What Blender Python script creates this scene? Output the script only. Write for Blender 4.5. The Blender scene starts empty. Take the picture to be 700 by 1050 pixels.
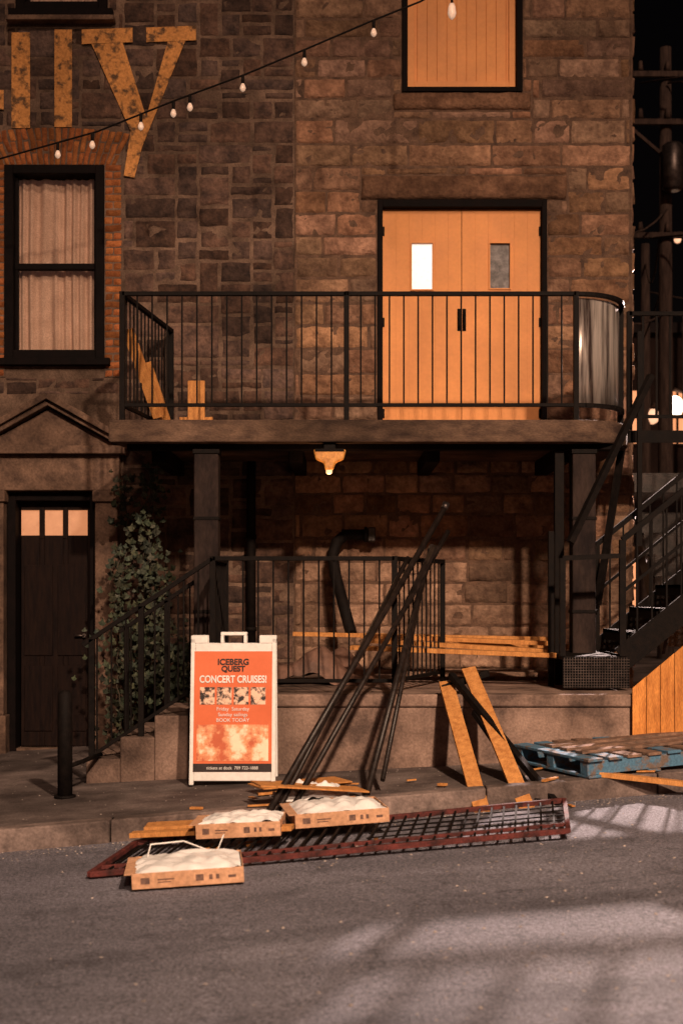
import bpy, math, random
from mathutils import Vector, noise
random.seed(7)
sc = bpy.context.scene
F=1458.0; CH=1.5; FAC=14.0      # survey: focal, camera height, distance camera-facade
def S(u,v,d):                    # survey bearing (u,v) at real depth d metres -> world
    return Vector(((u-350)/F*d, d-FAC, CH+(605-v)/F*d))
def g(x): return 0.05*(max(-14,min(14,x))+1.5)
RD=0.14
def road_pt(u,v):
    d=(CH-0.075+RD)*F/((v-605)+0.05*(u-350)); return S(u,v,d)
def kerbY(x): return -4.9+0.24*(x+2)

# ---------------------------------------------------------------- materials
def new_mat(name):
    m=bpy.data.materials.new(name); m.use_nodes=True
    nt=m.node_tree; b=nt.nodes['Principled BSDF']; return m,nt,b
def mat(name,c1,c2=None,rough=0.8,scale=6,bump=0.3,bscale=60,metal=0,attr=False,stretch=(1,1,1),spec=0.4,emit=None,es=0,c3=None,bdist=0.01,grime=0.0,jc=(0.35,0.65),fine=0.8):
    m,nt,b=new_mat(name); N=nt.nodes.new; L=nt.links.new
    if c2 is None: c2=tuple(x*0.7 for x in c1)
    tc=N('ShaderNodeTexCoord'); mp=N('ShaderNodeMapping'); mp.inputs['Scale'].default_value=stretch
    L(tc.outputs['Object'],mp.inputs['Vector'])
    n=N('ShaderNodeTexNoise'); n.inputs['Scale'].default_value=scale; n.inputs['Detail'].default_value=6; n.inputs['Roughness'].default_value=0.62
    L(mp.outputs[0],n.inputs['Vector'])
    r=N('ShaderNodeValToRGB'); r.color_ramp.elements[0].position=jc[0]; r.color_ramp.elements[1].position=jc[1]
    r.color_ramp.elements[0].color=(*c2,1); r.color_ramp.elements[1].color=(*c1,1)
    if c3:
        e=r.color_ramp.elements.new(0.5); e.color=(*c3,1)
    L(n.outputs['Fac'],r.inputs[0]); col=r.outputs[0]
    n2=N('ShaderNodeTexNoise'); n2.inputs['Scale'].default_value=bscale; n2.inputs['Detail'].default_value=4
    L(mp.outputs[0],n2.inputs['Vector'])
    mr=N('ShaderNodeMapRange'); mr.inputs[1].default_value=0.3; mr.inputs[2].default_value=0.7; mr.inputs[3].default_value=0.72; mr.inputs[4].default_value=1.25
    L(n2.outputs['Fac'],mr.inputs[0])
    mx=N('ShaderNodeMix'); mx.data_type='RGBA'; mx.blend_type='MULTIPLY'; mx.inputs[0].default_value=fine
    L(col,mx.inputs[6]); L(mr.outputs[0],mx.inputs[7]); col=mx.outputs[2]
    if attr:
        a=N('ShaderNodeAttribute'); a.attribute_name='Col'
        m2=N('ShaderNodeMix'); m2.data_type='RGBA'; m2.blend_type='MULTIPLY'; m2.inputs[0].default_value=1
        L(col,m2.inputs[6]); L(a.outputs['Color'],m2.inputs[7]); col=m2.outputs[2]
    if grime>0:
        n3=N('ShaderNodeTexNoise'); n3.inputs['Scale'].default_value=0.9; n3.inputs['Detail'].default_value=6; n3.inputs['Distortion'].default_value=0.4
        L(tc.outputs['Object'],n3.inputs['Vector'])
        m3=N('ShaderNodeMapRange'); m3.inputs[1].default_value=0.38; m3.inputs[2].default_value=0.62; m3.inputs[3].default_value=1-grime; m3.inputs[4].default_value=1.1
        L(n3.outputs['Fac'],m3.inputs[0])
        m4=N('ShaderNodeMix'); m4.data_type='RGBA'; m4.blend_type='MULTIPLY'; m4.inputs[0].default_value=1
        L(col,m4.inputs[6]); L(m3.outputs[0],m4.inputs[7]); col=m4.outputs[2]
    L(col,b.inputs['Base Color'])
    rr=N('ShaderNodeMapRange'); rr.inputs[3].default_value=max(0.05,rough-0.12); rr.inputs[4].default_value=min(1,rough+0.12)
    L(n.outputs['Fac'],rr.inputs[0]); L(rr.outputs[0],b.inputs['Roughness'])
    b.inputs['Metallic'].default_value=metal; b.inputs['Specular IOR Level'].default_value=spec
    if bump>0:
        bp=N('ShaderNodeBump'); bp.inputs['Strength'].default_value=bump; bp.inputs['Distance'].default_value=bdist
        L(n2.outputs['Fac'],bp.inputs['Height']); L(bp.outputs[0],b.inputs['Normal'])
    if emit:
        b.inputs['Emission Color'].default_value=(*emit,1); b.inputs['Emission Strength'].default_value=es
    return m

M={}
M['stoneR']=mat('sandstone',(0.36,0.205,0.13),(0.17,0.092,0.06),0.9,7,0.9,30,attr=True,bdist=0.022,grime=0.42,spec=.12)
M['stoneL']=mat('dark_rubble_stone',(0.15,0.088,0.066),(0.048,0.031,0.027),0.9,7,0.8,36,attr=True,bdist=0.02,grime=0.4,spec=.12)
M['mortarR']=mat('mortar_dark',(0.16,0.095,0.065),(0.07,0.043,0.032),0.95,9,0.6,70,spec=.1)
M['mortarL']=mat('mortar_light',(0.21,0.135,0.098),(0.09,0.058,0.043),0.95,5,0.6,70,grime=0.45,spec=.1)
M['brick']=mat('orange_brick',(0.42,0.15,0.05),(0.22,0.075,0.026),0.9,12,0.5,80,attr=True,spec=.12,grime=.3)
M['trimstone']=mat('carved_stone',(0.22,0.135,0.095),(0.09,0.056,0.043),0.9,6,0.6,45,grime=0.5,spec=.12)
M['orange']=mat('orange_paint',(0.78,0.325,0.11),(0.70,0.28,0.092),0.55,2.5,0.05,30,grime=0.14,fine=.15,spec=.2)
M['letter']=mat('weathered_gold_paint',(0.58,0.26,0.085),(0.12,0.068,0.038),0.8,11,0.5,45,jc=(0.38,0.50),bdist=0.02,spec=.12,grime=.25)
M['black']=mat('black_iron_paint',(0.010,0.007,0.006),(0.004,0.003,0.003),0.7,20,0.2,120,spec=0.10)
M['frame']=mat('dark_frame_paint',(0.008,0.005,0.005),(0.004,0.003,0.003),0.75,9,0.2,60,spec=.07)
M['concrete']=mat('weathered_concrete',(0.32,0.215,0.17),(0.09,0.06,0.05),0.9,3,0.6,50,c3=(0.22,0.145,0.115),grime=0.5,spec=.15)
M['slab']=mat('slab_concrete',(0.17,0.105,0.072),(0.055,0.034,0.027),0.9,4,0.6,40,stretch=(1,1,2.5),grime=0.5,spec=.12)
M['column']=mat('column_paint',(0.04,0.026,0.022),(0.012,0.008,0.008),0.8,6,0.5,40,stretch=(1,1,0.4),spec=.12)
M['sidewalk']=mat('sidewalk_concrete',(0.21,0.165,0.152),(0.085,0.064,0.06),0.9,2.2,0.6,60,grime=0.55,spec=.15)
M['kerb']=mat('kerb_stone',(0.29,0.215,0.19),(0.11,0.082,0.075),0.9,5,0.6,50,grime=0.5,spec=.15)
M['wood']=mat('raw_lumber',(0.64,0.29,0.09),(0.42,0.17,0.05),0.7,6,0.3,40,stretch=(4,4,1.2),spec=.2)
M['woodfence']=mat('fence_boards',(0.75,0.30,0.075),(0.48,0.17,0.04),0.7,5,0.3,40,stretch=(6,6,0.8),attr=True,spec=.2)
M['greywood']=mat('weathered_wood',(0.30,0.18,0.125),(0.10,0.066,0.052),0.85,8,0.5,60,stretch=(1.5,5,3),spec=.15)
M['blue']=mat('worn_blue_paint',(0.08,0.18,0.28),(0.16,0.12,0.10),0.75,12,0.5,60,jc=(0.40,0.52),spec=.2)
M['darkdoor']=mat('dark_wood_door',(0.016,0.008,0.006),(0.006,0.003,0.003),0.7,5,0.3,60,stretch=(6,6,0.8),spec=.1)
M['white']=mat('white_plastic',(0.82,0.80,0.78),(0.72,0.70,0.68),0.45,8,0.03,40,fine=.2)
M['film']=mat('plastic_film',(0.86,0.84,0.83),(0.78,0.75,0.74),0.35,6,0.35,14,bdist=0.02,spec=0.5,fine=.1)
M['card']=mat('cardboard',(0.64,0.36,0.22),(0.5,0.27,0.155),0.85,5,0.15,50,spec=.15)
M['print']=mat('printed_ink',(0.10,0.055,0.045),(0.2,0.11,0.08),0.7,40,0.0,50)
M['red']=mat('red_iron_paint',(0.14,0.032,0.028),(0.035,0.012,0.011),0.65,14,0.4,90,spec=.2)
M['poster']=mat('poster_orange',(0.72,0.17,0.07),(0.64,0.14,0.055),0.4,2,0.0,40,fine=.1,spec=.2)
M['poster2']=mat('poster_picture',(0.95,0.74,0.54),(0.55,0.12,0.05),0.4,8,0.0,30,c3=(0.8,0.35,0.17),jc=(0.4,0.6),fine=.2)
M['posterph']=mat('poster_portraits',(0.85,0.55,0.4),(0.02,0.012,0.012),0.4,24,0.0,30,jc=(0.42,0.54),fine=.2)
M['posterdk']=mat('poster_footer',(0.03,0.02,0.02),(0.04,0.03,0.03),0.4,7,0.0,30,spec=.2)
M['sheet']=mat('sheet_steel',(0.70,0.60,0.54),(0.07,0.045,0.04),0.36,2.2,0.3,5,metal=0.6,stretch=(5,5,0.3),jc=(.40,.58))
M['steel']=mat('galvanised_steel',(0.14,0.11,0.10),(0.06,0.048,0.045),0.4,12,0.2,60,metal=0.8)
M['tube']=mat('dark_tube_steel',(0.03,0.02,0.017),(0.010,0.007,0.006),0.4,18,0.2,90,metal=0.2,spec=0.35)
M['curtain']=mat('curtain_cloth',(0.64,0.42,0.31),(0.5,0.32,0.23),0.9,4,0.2,90,spec=.1)
M['room']=mat('dark_interior',(0.012,0.009,0.009),(0.006,0.005,0.005),0.9,spec=.1)
M['paneW']=mat('lit_pane_white',(0.5,0.5,0.5),(0.45,0.45,0.45),0.3,5,0,20,emit=(1.0,0.86,0.74),es=0.75)
M['paneG']=mat('frosted_pane',(0.28,0.26,0.26),(0.14,0.13,0.13),0.7,14,0.1,30,spec=.15)
M['paneO']=mat('lit_pane_amber',(0.3,0.2,0.14),(0.2,0.13,0.1),0.3,9,0,6,emit=(1.0,0.36,0.15),es=0.55)
M['bulb']=mat('bulb_glass',(0.7,0.5,0.4),(0.6,0.42,0.33),0.15,5,0,20,emit=(1,0.66,0.45),es=0.3)
M['leaf']=mat('ivy_leaf',(0.06,0.068,0.048),(0.02,0.027,0.02),0.7,30,0.1,50,attr=True,spec=.12)
M['stem']=mat('ivy_stem',(0.06,0.045,0.03))
M['amber']=mat('amber_fixture',(0.62,0.27,0.06),(0.4,0.15,0.035),0.4,20,0.1,50,emit=(1,.36,.06),es=.10)
M['lens']=mat('fixture_lens',(0.8,0.6,0.4),(0.8,0.6,0.4),0.3,20,0,50,emit=(1,.62,.3),es=.8)
M['tarp']=mat('brown_tarp',(0.2,0.11,0.08),(0.1,0.055,0.042),0.6,5,0.6,14,bdist=0.03,spec=.2)
M['pole']=mat('pole_wood',(0.10,0.066,0.054),(0.04,0.027,0.024),0.9,6,0.4,40,stretch=(4,4,0.5),spec=.08)
M['farwall']=mat('distant_siding',(0.035,0.02,0.017),(0.018,0.011,0.01),0.9,2,0.2,20,spec=.08)
M['roof']=mat('roof_felt',(0.03,0.022,0.022),(0.015,0.012,0.012),0.95,spec=.1)
M['pebble']=mat('litter_bits',(0.5,0.42,0.38),(0.25,0.2,0.18),0.8,30,0.2,50,spec=.1)

gm,nt,b=new_mat('window_glass'); 
for n in list(nt.nodes):
    if n.type!='OUTPUT_MATERIAL': nt.nodes.remove(n)
o=[n for n in nt.nodes][0]; t=nt.nodes.new('ShaderNodeBsdfTransparent'); gl=nt.nodes.new('ShaderNodeBsdfGlossy'); gl.inputs['Roughness'].default_value=0.03
mx=nt.nodes.new('ShaderNodeMixShader'); mx.inputs[0].default_value=0.08
nt.links.new(t.outputs[0],mx.inputs[1]); nt.links.new(gl.outputs[0],mx.inputs[2]); nt.links.new(mx.outputs[0],o.inputs[0]); M['glass']=gm
def asphalt():
    m,nt,b=new_mat('asphalt'); N=nt.nodes.new; L=nt.links.new
    tc=N('ShaderNodeTexCoord')
    def noi(sc_,det,ro,vec=None):
        n=N('ShaderNodeTexNoise'); n.inputs['Scale'].default_value=sc_; n.inputs['Detail'].default_value=det; n.inputs['Roughness'].default_value=ro; L(vec or tc.outputs['Object'],n.inputs['Vector']); return n
    def mrange(src,a,b_,c,d):
        n=N('ShaderNodeMapRange'); n.inputs[1].default_value=a; n.inputs[2].default_value=b_; n.inputs[3].default_value=c; n.inputs[4].default_value=d; L(src,n.inputs[0]); return n.outputs[0]
    def mul(a,b_):
        n=N('ShaderNodeMix'); n.data_type='RGBA'; n.blend_type='MULTIPLY'; n.inputs[0].default_value=1; L(a,n.inputs[6]); L(b_,n.inputs[7]); return n.outputs[2]
    big=noi(0.7,9,.65); fine=noi(60,5,.85)
    vor=N('ShaderNodeTexVoronoi'); vor.inputs['Scale'].default_value=100; L(tc.outputs['Object'],vor.inputs['Vector'])
    r=N('ShaderNodeValToRGB'); r.color_ramp.elements[0].position=0.33; r.color_ramp.elements[1].position=0.68
    r.color_ramp.elements[0].color=(0.135,0.128,0.155,1); r.color_ramp.elements[1].color=(0.20,0.19,0.225,1); L(big.outputs['Fac'],r.inputs[0])
    col=mul(r.outputs[0],mrange(fine.outputs['Fac'],.38,.64,.25,1.85))
    mp=N('ShaderNodeMapping'); mp.inputs['Rotation'].default_value=(0,0,math.radians(-13)); mp.inputs['Scale'].default_value=(0.35,1.1,1); L(tc.outputs['Object'],mp.inputs['Vector'])
    tr=noi(1.0,7,.68,mp.outputs[0]); col=mul(col,mrange(tr.outputs['Fac'],.4,.58,.76,1.1))
    blot=noi(4.5,6,.75); col=mul(col,mrange(blot.outputs['Fac'],.36,.5,.78,1.05))
    # two tyre scuffs running along the street
    sp_=N('ShaderNodeSeparateXYZ'); mp2=N('ShaderNodeMapping'); mp2.inputs['Rotation'].default_value=(0,0,math.radians(-17)); L(tc.outputs['Object'],mp2.inputs['Vector'])
    dn=noi(0.6,3,.5); va=N('ShaderNodeMix'); va.data_type='VECTOR'; va.inputs[0].default_value=.12; L(mp2.outputs[0],va.inputs[4]); L(dn.outputs['Color'],va.inputs[5]); L(va.outputs[1],sp_.inputs[0])
    for yc in(-6.2,-7.5):
        sb=N('ShaderNodeMath'); sb.operation='ADD'; sb.inputs[1].default_value=-yc; L(sp_.outputs[1],sb.inputs[0]); ab=N('ShaderNodeMath'); ab.operation='ABSOLUTE'; L(sb.outputs[0],ab.inputs[0])
        col=mul(col,mrange(ab.outputs[0],.07,.14,.80,1))
    cn=noi(2.5,6,.5)
    vm=N('ShaderNodeMix'); vm.data_type='VECTOR'; vm.inputs[0].default_value=0.25; L(tc.outputs['Object'],vm.inputs[4]); L(cn.outputs['Color'],vm.inputs[5])
    cr=N('ShaderNodeTexVoronoi'); cr.feature='DISTANCE_TO_EDGE'; cr.inputs['Scale'].default_value=0.4; L(vm.outputs[1],cr.inputs['Vector'])
    col=mul(col,mrange(cr.outputs['Distance'],0,.006,.72,1))
    v2=N('ShaderNodeTexVoronoi'); v2.inputs['Scale'].default_value=55; L(tc.outputs['Object'],v2.inputs['Vector'])
    chip=N('ShaderNodeMath'); chip.operation='MULTIPLY'; L(mrange(v2.outputs['Distance'],.18,.26,1,0),chip.inputs[0])
    sx=N('ShaderNodeSeparateColor'); L(v2.outputs['Color'],sx.inputs[0]); L(mrange(sx.outputs[0],.92,.935,0,.7),chip.inputs[1])
    cm=N('ShaderNodeMix'); cm.data_type='RGBA'; L(chip.outputs[0],cm.inputs[0]); L(col,cm.inputs[6]); cm.inputs[7].default_value=(.45,.41,.41,1)
    L(cm.outputs[2],b.inputs['Base Color']); b.inputs['Roughness'].default_value=0.75; b.inputs['Specular IOR Level'].default_value=0.3
    ad=N('ShaderNodeMath'); ad.operation='ADD'; L(fine.outputs['Fac'],ad.inputs[0]); L(vor.outputs['Distance'],ad.inputs[1])
    bp=N('ShaderNodeBump'); bp.inputs['Strength'].default_value=0.8; bp.inputs['Distance'].default_value=0.009; L(ad.outputs[0],bp.inputs['Height']); L(bp.outputs[0],b.inputs['Normal'])
    return m
M['asphalt']=asphalt()

# ---------------------------------------------------------------- mesh builder
class MB:
    def __init__(s): s.v=[]; s.f=[]; s.sm=[]; s.col=[]
    def face(s,idx,sm=False): s.f.append(idx); s.sm.append(sm)
    def add(s,vs,fs,sm=False,col=None):
        o=len(s.v); s.v+= [tuple(a) for a in vs]
        s.col += [col or (1,1,1)]*len(vs)
        for f in fs: s.face([i+o for i in f],sm)
    def box(s,x0,x1,y0,y1,z0,z1,col=None):
        vs=[(x,y,z) for z in(z0,z1) for y in(y0,y1) for x in(x0,x1)]
        s.add(vs,[(0,2,3,1),(4,5,7,6),(0,1,5,4),(2,6,7,3),(0,4,6,2),(1,3,7,5)],col=col)
    def beam(s,a,b,w,h,up=(0,0,1),col=None):
        a=Vector(a); b=Vector(b); d=(b-a).normalized(); u=Vector(up)
        if abs(d.dot(u))>0.98: u=Vector((0,1,0))
        r=d.cross(u).normalized(); u=r.cross(d).normalized()
        vs=[]
        for p in (a,b):
            for sy in(-1,1):
                for sx in(-1,1): vs.append(p+r*sx*w/2+u*sy*h/2)
        s.add(vs,[(0,1,3,2),(4,6,7,5),(0,4,5,1),(2,3,7,6),(0,2,6,4),(1,5,7,3)],col=col)
    def tube(s,pts,rad,n=12,cap=True,col=None):
        pts=[Vector(p) for p in pts]; o=len(s.v); prev=None
        for i,p in enumerate(pts):
            d=(pts[min(i+1,len(pts)-1)]-pts[max(i-1,0)]).normalized()
            if prev is None:
                u=Vector((0,0,1)) if abs(d.z)<0.9 else Vector((0,1,0))
                r=d.cross(u).normalized()
            else: r=(prev-d*prev.dot(d)).normalized()
            prev=r; q=d.cross(r); R=rad[i] if isinstance(rad,(list,tuple)) else rad
            for k in range(n):
                t=2*math.pi*k/n; s.v.append(tuple(p+r*math.cos(t)*R+q*math.sin(t)*R)); s.col.append(col or (1,1,1))
        for i in range(len(pts)-1):
            for k in range(n):
                a=o+i*n+k; b_=o+i*n+(k+1)%n; s.face([a,b_,b_+n,a+n],True)
        if cap:
            s.face([o+k for k in range(n)][::-1]); e=o+(len(pts)-1)*n; s.face([e+k for k in range(n)])
    def prism(s,p2,z0,z1):
        n=len(p2); vs=[(x,y,z0) for x,y in p2]+[(x,y,z1) for x,y in p2]
        s.add(vs,[tuple(range(n))[::-1],tuple(range(n,2*n))]+[(i,(i+1)%n,(i+1)%n+n,i+n) for i in range(n)])
    def prismY(s,p2,y0,y1):
        n=len(p2); vs=[(x,y0,z) for x,z in p2]+[(x,y1,z) for x,z in p2]
        s.add(vs,[tuple(range(n)),tuple(range(n,2*n))[::-1]]+[(i,i+n,(i+1)%n+n,(i+1)%n) for i in range(n)])
    def obj(s,name,m,parent=None,bevel=0):
        me=bpy.data.meshes.new(name); me.from_pydata(s.v,[],s.f); me.update()
        for p,k in zip(me.polygons,s.sm): p.use_smooth=k
        ca=me.color_attributes.new('Col','FLOAT_COLOR','POINT')
        flat=[]
        for c in s.col: flat+= [c[0],c[1],c[2],1.0]
        ca.data.foreach_set('color',flat)
        me.materials.append(M[m] if isinstance(m,str) else m)
        ob=bpy.data.objects.new(name,me); sc.collection.objects.link(ob)
        if bevel: 
            bv=ob.modifiers.new('bevel','BEVEL'); bv.width=bevel; bv.segments=2; bv.limit_method='ANGLE'; bv.angle_limit=0.6
        if parent: ob.parent=parent
        return ob
def empty(name):
    e=bpy.data.objects.new(name,None); sc.collection.objects.link(e); e.empty_display_size=0.2; return e

# ---------------------------------------------------------------- stones
def subtract(r,h):
    x0,x1,z0,z1=r; a0,a1,c0,c1=h
    if a0>=x1 or a1<=x0 or c0>=z1 or c1<=z0: return [r]
    out=[]
    if x0<a0: out.append((x0,a0,z0,z1))
    if x1>a1: out.append((a1,x1,z0,z1))
    m0,m1=max(x0,a0),min(x1,a1)
    if z0<c0: out.append((m0,m1,z0,c0))
    if z1>c1: out.append((m0,m1,c1,z1))
    return out
def clip(rects,holes):
    for h in holes:
        nr=[]
        for r in rects: nr+=subtract(r,h)
        rects=nr
    return [r for r in rects if r[1]-r[0]>0.045 and r[3]-r[2]>0.04]
def stones(rects,y,depth,gap,step,colf,mb=None,rough=0.012,warp=None):
    mb=mb or MB()
    for (x0,x1,z0,z1) in rects:
        gx=gap*random.uniform(0.6,1.4)/2
        X0,X1,Z0,Z1=x0+gx,x1-gx,z0+gx,z1-gx
        if X1-X0<0.03 or Z1-Z0<0.025: continue
        e=min(0.014,(X1-X0)/5,(Z1-Z0)/5)
        def ax(a,b):
            n=max(2,int((b-a-2*e)/step)); return [a,a+e]+[a+e+(b-a-2*e)*i/n for i in range(1,n)]+[b-e,b]
        xs=ax(X0,X1); zs=ax(Z0,Z1); off=Vector((random.random()*99,random.random()*99,0))
        d=depth*random.uniform(0.55,1.25); tx=random.uniform(-1,1)*0.006; tz=random.uniform(-1,1)*0.008
        c=colf((x0+x1)/2,(z0+z1)/2); o=len(mb.v); nx=len(xs)
        for j,z in enumerate(zs):
            for i,x in enumerate(xs):
                edge=i in(0,nx-1) or j in(0,len(zs)-1)
                nn=noise.noise(Vector((x*7,z*9,0))+off)+0.5*noise.noise(Vector((x*22,z*22,3))+off)
                if edge: yy=y+0.008
                else: yy=y-d-nn*rough*1.6-tx*(x-X0)/(X1-X0)-tz*(z-Z0)/(Z1-Z0)
                jx=noise.noise(Vector((z*9,x*3,5))+off)*0.012; jz=noise.noise(Vector((x*9,z*3,8))+off)*0.010
                px_,pz_=x+jx,z+jz
                if warp: px_,pz_=warp(px_,pz_)
                mb.v.append((px_,yy,pz_)); mb.col.append(c)
        for j in range(len(zs)-1):
            for i in range(nx-1):
                a=o+j*nx+i; mb.face([a,a+1,a+nx+1,a+nx],True)
    return mb
def coursed(x0,x1,z0,z1,hmin,hmax,wmin,wmax,bond=None):
    out=[]; z=z0
    k=0
    while z<z1-0.01:
        h=random.uniform(hmin,hmax); 
        if z+h>z1-hmin*0.6: h=z1-z
        x=x0-(random.uniform(0,wmax) if bond is None else (k%2)*bond)
        while x<x1:
            w=random.uniform(wmin,wmax); a,b=max(x,x0),min(x+w,x1)
            if b-a>0.01: out.append((a,b,z,z+h))
            x+=w
        z+=h; k+=1
    return out
def snecked(x0,x1,z0,z1,m=0.105):
    nx=int((x1-x0)/m); nz=int((z1-z0)/m)
    gx=[x0+(x1-x0)*i/nx for i in range(nx+1)]; gz=[z0+(z1-z0)*j/nz+ (random.uniform(-.018,.018) if 0<j<nz else 0) for j in range(nz+1)]
    occ=[[0]*nx for _ in range(nz)]; out=[]
    for j in range(nz):
        for i in range(nx):
            if occ[j][i]: continue
            h=random.choice([1,1,2,2,2,3]); w=random.choice([2,2,3,3,4,5])
            if h==1: w=random.choice([2,3,4])
            h=min(h,nz-j); ww=0
            while ww<w and i+ww<nx and not occ[j][i+ww]: ww+=1
            w=ww
            if i+w<nx and not occ[j][i+w] and (i+w+1>=nx or occ[j][i+w+1]): w+=1
            for a in range(h):
                for b in range(w): occ[j+a][i+b]=1
            jx0=0 if i==0 else random.uniform(-.012,.012)
            out.append((gx[i]+jx0,gx[i+w],gz[j],gz[j+h]))
    return out
def backing(x0,x1,z0,z1,y,holes,reveal):
    mb=MB()
    xs=sorted({x0,x1}|{min(max(h[k],x0),x1) for h in holes for k in(0,1)}); zs=sorted({z0,z1}|{min(max(h[k],z0),z1) for h in holes for k in(2,3)})
    for i in range(len(xs)-1):
        for j in range(len(zs)-1):
            cx,cz=(xs[i]+xs[i+1])/2,(zs[j]+zs[j+1])/2
            if any(h[0]<cx<h[1] and h[2]<cz<h[3] for h in holes): continue
            mb.add([(xs[i],y,zs[j]),(xs[i+1],y,zs[j]),(xs[i+1],y,zs[j+1]),(xs[i],y,zs[j+1])],[(0,1,2,3)])
    for a,b,c,d in holes:
        Y=y+reveal
        q=[(a,c),(b,c),(b,d),(a,d)]
        for k in range(4):
            p,r=q[k],q[(k+1)%4]
            mb.add([(p[0],y,p[1]),(r[0],y,r[1]),(r[0],Y,r[1]),(p[0],Y,p[1])],[(0,1,2,3)])
    return mb

XC=-0.46; XR=2.84; TOP=10.2
# ------------------------------------------------ right stone building
rb=empty('stone_building')
door=(0.355,2.017,2.95,5.34); topw=(0.595,1.777,6.40,8.3)
holesR=[door,topw]
backing(XC,XR,-0.2,TOP,0.0,holesR,0.25).obj('mortar_wall','mortarR',rb)
lintels=[(0.19,2.22,5.34,5.58),(0.50,1.9,8.3,8.52),(0.5,1.87,6.22,6.40)]
def colR(x,z):
    k=random.uniform(0.68,1.18); 
    u=random.random()
    if u<0.12: k*=0.66
    elif u>0.88: k*=1.22
    t=random.uniform(-0.08,0.08); gch=random.uniform(.95,1.05)
    if z<1.78: return (k*1.15,k*1.25,k*1.35)
    return (k*(1+t),k*gch,k*(1-t*1.4))
rr=coursed(XC,XR,-0.1,1.78,0.19,0.24,0.38,0.46)+coursed(XC,XR,1.78,2.95,0.17,0.24,0.3,0.5)+coursed(XC,XR,2.95,TOP-0.25,0.19,0.25,0.3,0.85)
stones(clip(rr,holesR+lintels),0.0,0.014,0.015,0.028,colR,rough=0.015).obj('ashlar_blocks','stoneR',rb)
stones(lintels,-0.005,0.03,0.012,0.03,lambda x,z:(0.62,0.58,0.56),rough=0.008).obj('lintels','stoneR',rb)
mb=MB(); 
mb.box(XR-0.002,XR+0.02,0.0,12,-0.2,TOP); mb.box(XC,XR,11.8,12,-0.2,TOP); mb.obj('side_walls','mortarR',rb)
side=stones(coursed(0.0,8.0,0,TOP-0.25,0.17,0.27,0.3,0.9),0,0.02,0.018,0.1,colR)
side.v=[(XR+0.02-v[1],v[0],v[2]) for v in side.v]; side.obj('side_ashlar','stoneR',rb)
mb=MB(); mb.box(XC-0.05,XR+0.1,-0.12,12.1,TOP-0.25,TOP+0.1); mb.obj('cornice','trimstone',rb,0.02)
mb=MB(); mb.box(XC,XR,0.1,12,TOP+0.101,TOP+0.15); mb.obj('roof','roof',rb)

def planked(name,x0,x1,z0,z1,y,w,m,parent):
    mb=MB(); n=max(1,round((x1-x0)/w)); w=(x1-x0)/n
    mb.box(x0,x1,y+0.012,y+0.05,z0,z1)
    for i in range(n): mb.box(x0+i*w+0.002,x0+(i+1)*w-0.002,y+random.uniform(-.001,.001),y+0.02,z0+0.002,z1-0.002)
    return mb.obj(name,m,parent,0.002)
dd=empty('double_door'); dd.parent=rb
fr=MB(); f=0.05
fr.box(door[0],door[0]+f,-0.03,0.2,door[2],door[3]); fr.box(door[1]-f,door[1],-0.03,0.2,door[2],door[3]); fr.box(door[0]+f,door[1]-f,-0.03,0.2,door[3]-0.075,door[3])
fr.obj('door_frame','frame',dd,0.004)
x0,x1=door[0]+f,door[1]-f; z0,z1=door[2]+0.02,door[3]-0.08; xm=(x0+x1)/2+0.0
def leaf(nm,a,b,px0,px1,pz0,pz1,pm):
    mb=MB(); n=6; w=(b-a)/n
    for i in range(n):
        xa,xb=a+i*w,a+(i+1)*w-0.0006
        for r in subtract((xa,xb,z0,z1),(px0,px1,pz0,pz1)): 
            if r[1]-r[0]>.001: mb.box(r[0],r[1],0.06,0.09,r[2],r[3])
    mb.obj(nm,'orange',dd,0.0006)
    q=MB(); q.box(px0,px1,0.085,0.095,pz0,pz1); q.obj(nm+'_pane',pm,dd)
    q=MB(); t=0.014
    q.box(px0-t,px0,0.045,0.07,pz0-t,pz1+t); q.box(px1,px1+t,0.045,0.07,pz0-t,pz1+t); q.box(px0,px1,0.045,0.07,pz1,pz1+t); q.box(px0,px1,0.045,0.07,pz0-t,pz0); q.obj(nm+'_bead','orange',dd,0.002)
a=S(422,250,14.07); b_=S(443,297,14.07); leaf('leaf_a',x0+0.002,xm-0.003,a.x,b_.x,b_.z,a.z,'paneW')
a=S(502,250,14.07); b_=S(522,296,14.07); leaf('leaf_b',xm+0.003,x1-0.002,a.x,b_.x,b_.z,a.z,'paneG')
q=MB(); q.box(x0,x1,0.11,0.13,z0,z1); q.obj('door_backing','frame',dd)
q=MB()
for sx in(-0.025,0.025):
    c=Vector((xm+sx,0.03,4.17)); q.tube([c+Vector((0,0.03,0.09)),c+Vector((0,-0.01,0.06)),c+Vector((0,-0.012,-0.06)),c+Vector((0,0.03,-0.09))],0.011,8)
    q.box(c.x-0.018,c.x+0.018,0.052,0.06,4.06,4.28)
for z in(3.2,4.1,5.0):
    q.box(x0-0.005,x0+0.02,0.045,0.06,z,z+0.09); q.box(x1-0.02,x1+0.005,0.045,0.06,z,z+0.09)
q.obj('door_hardware','black',dd,0.002)
tw=empty('shutter_window'); tw.parent=rb
fr=MB(); f=0.055; a=topw
fr.box(a[0],a[0]+f,-0.03,0.2,a[2],a[3]); fr.box(a[1]-f,a[1],-0.03,0.2,a[2],a[3]); fr.box(a[0]+f,a[1]-f,-0.03,0.2,a[3]-f,a[3]); fr.box(a[0]+f,a[1]-f,-0.032,0.2,a[2],a[2]+0.045)
fr.obj('shutter_frame','frame',tw,0.004)
planked('shutter_boards',a[0]+f,a[1]-f,a[2]+0.05,a[3]-f,0.08,0.10,'orange',tw)
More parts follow.
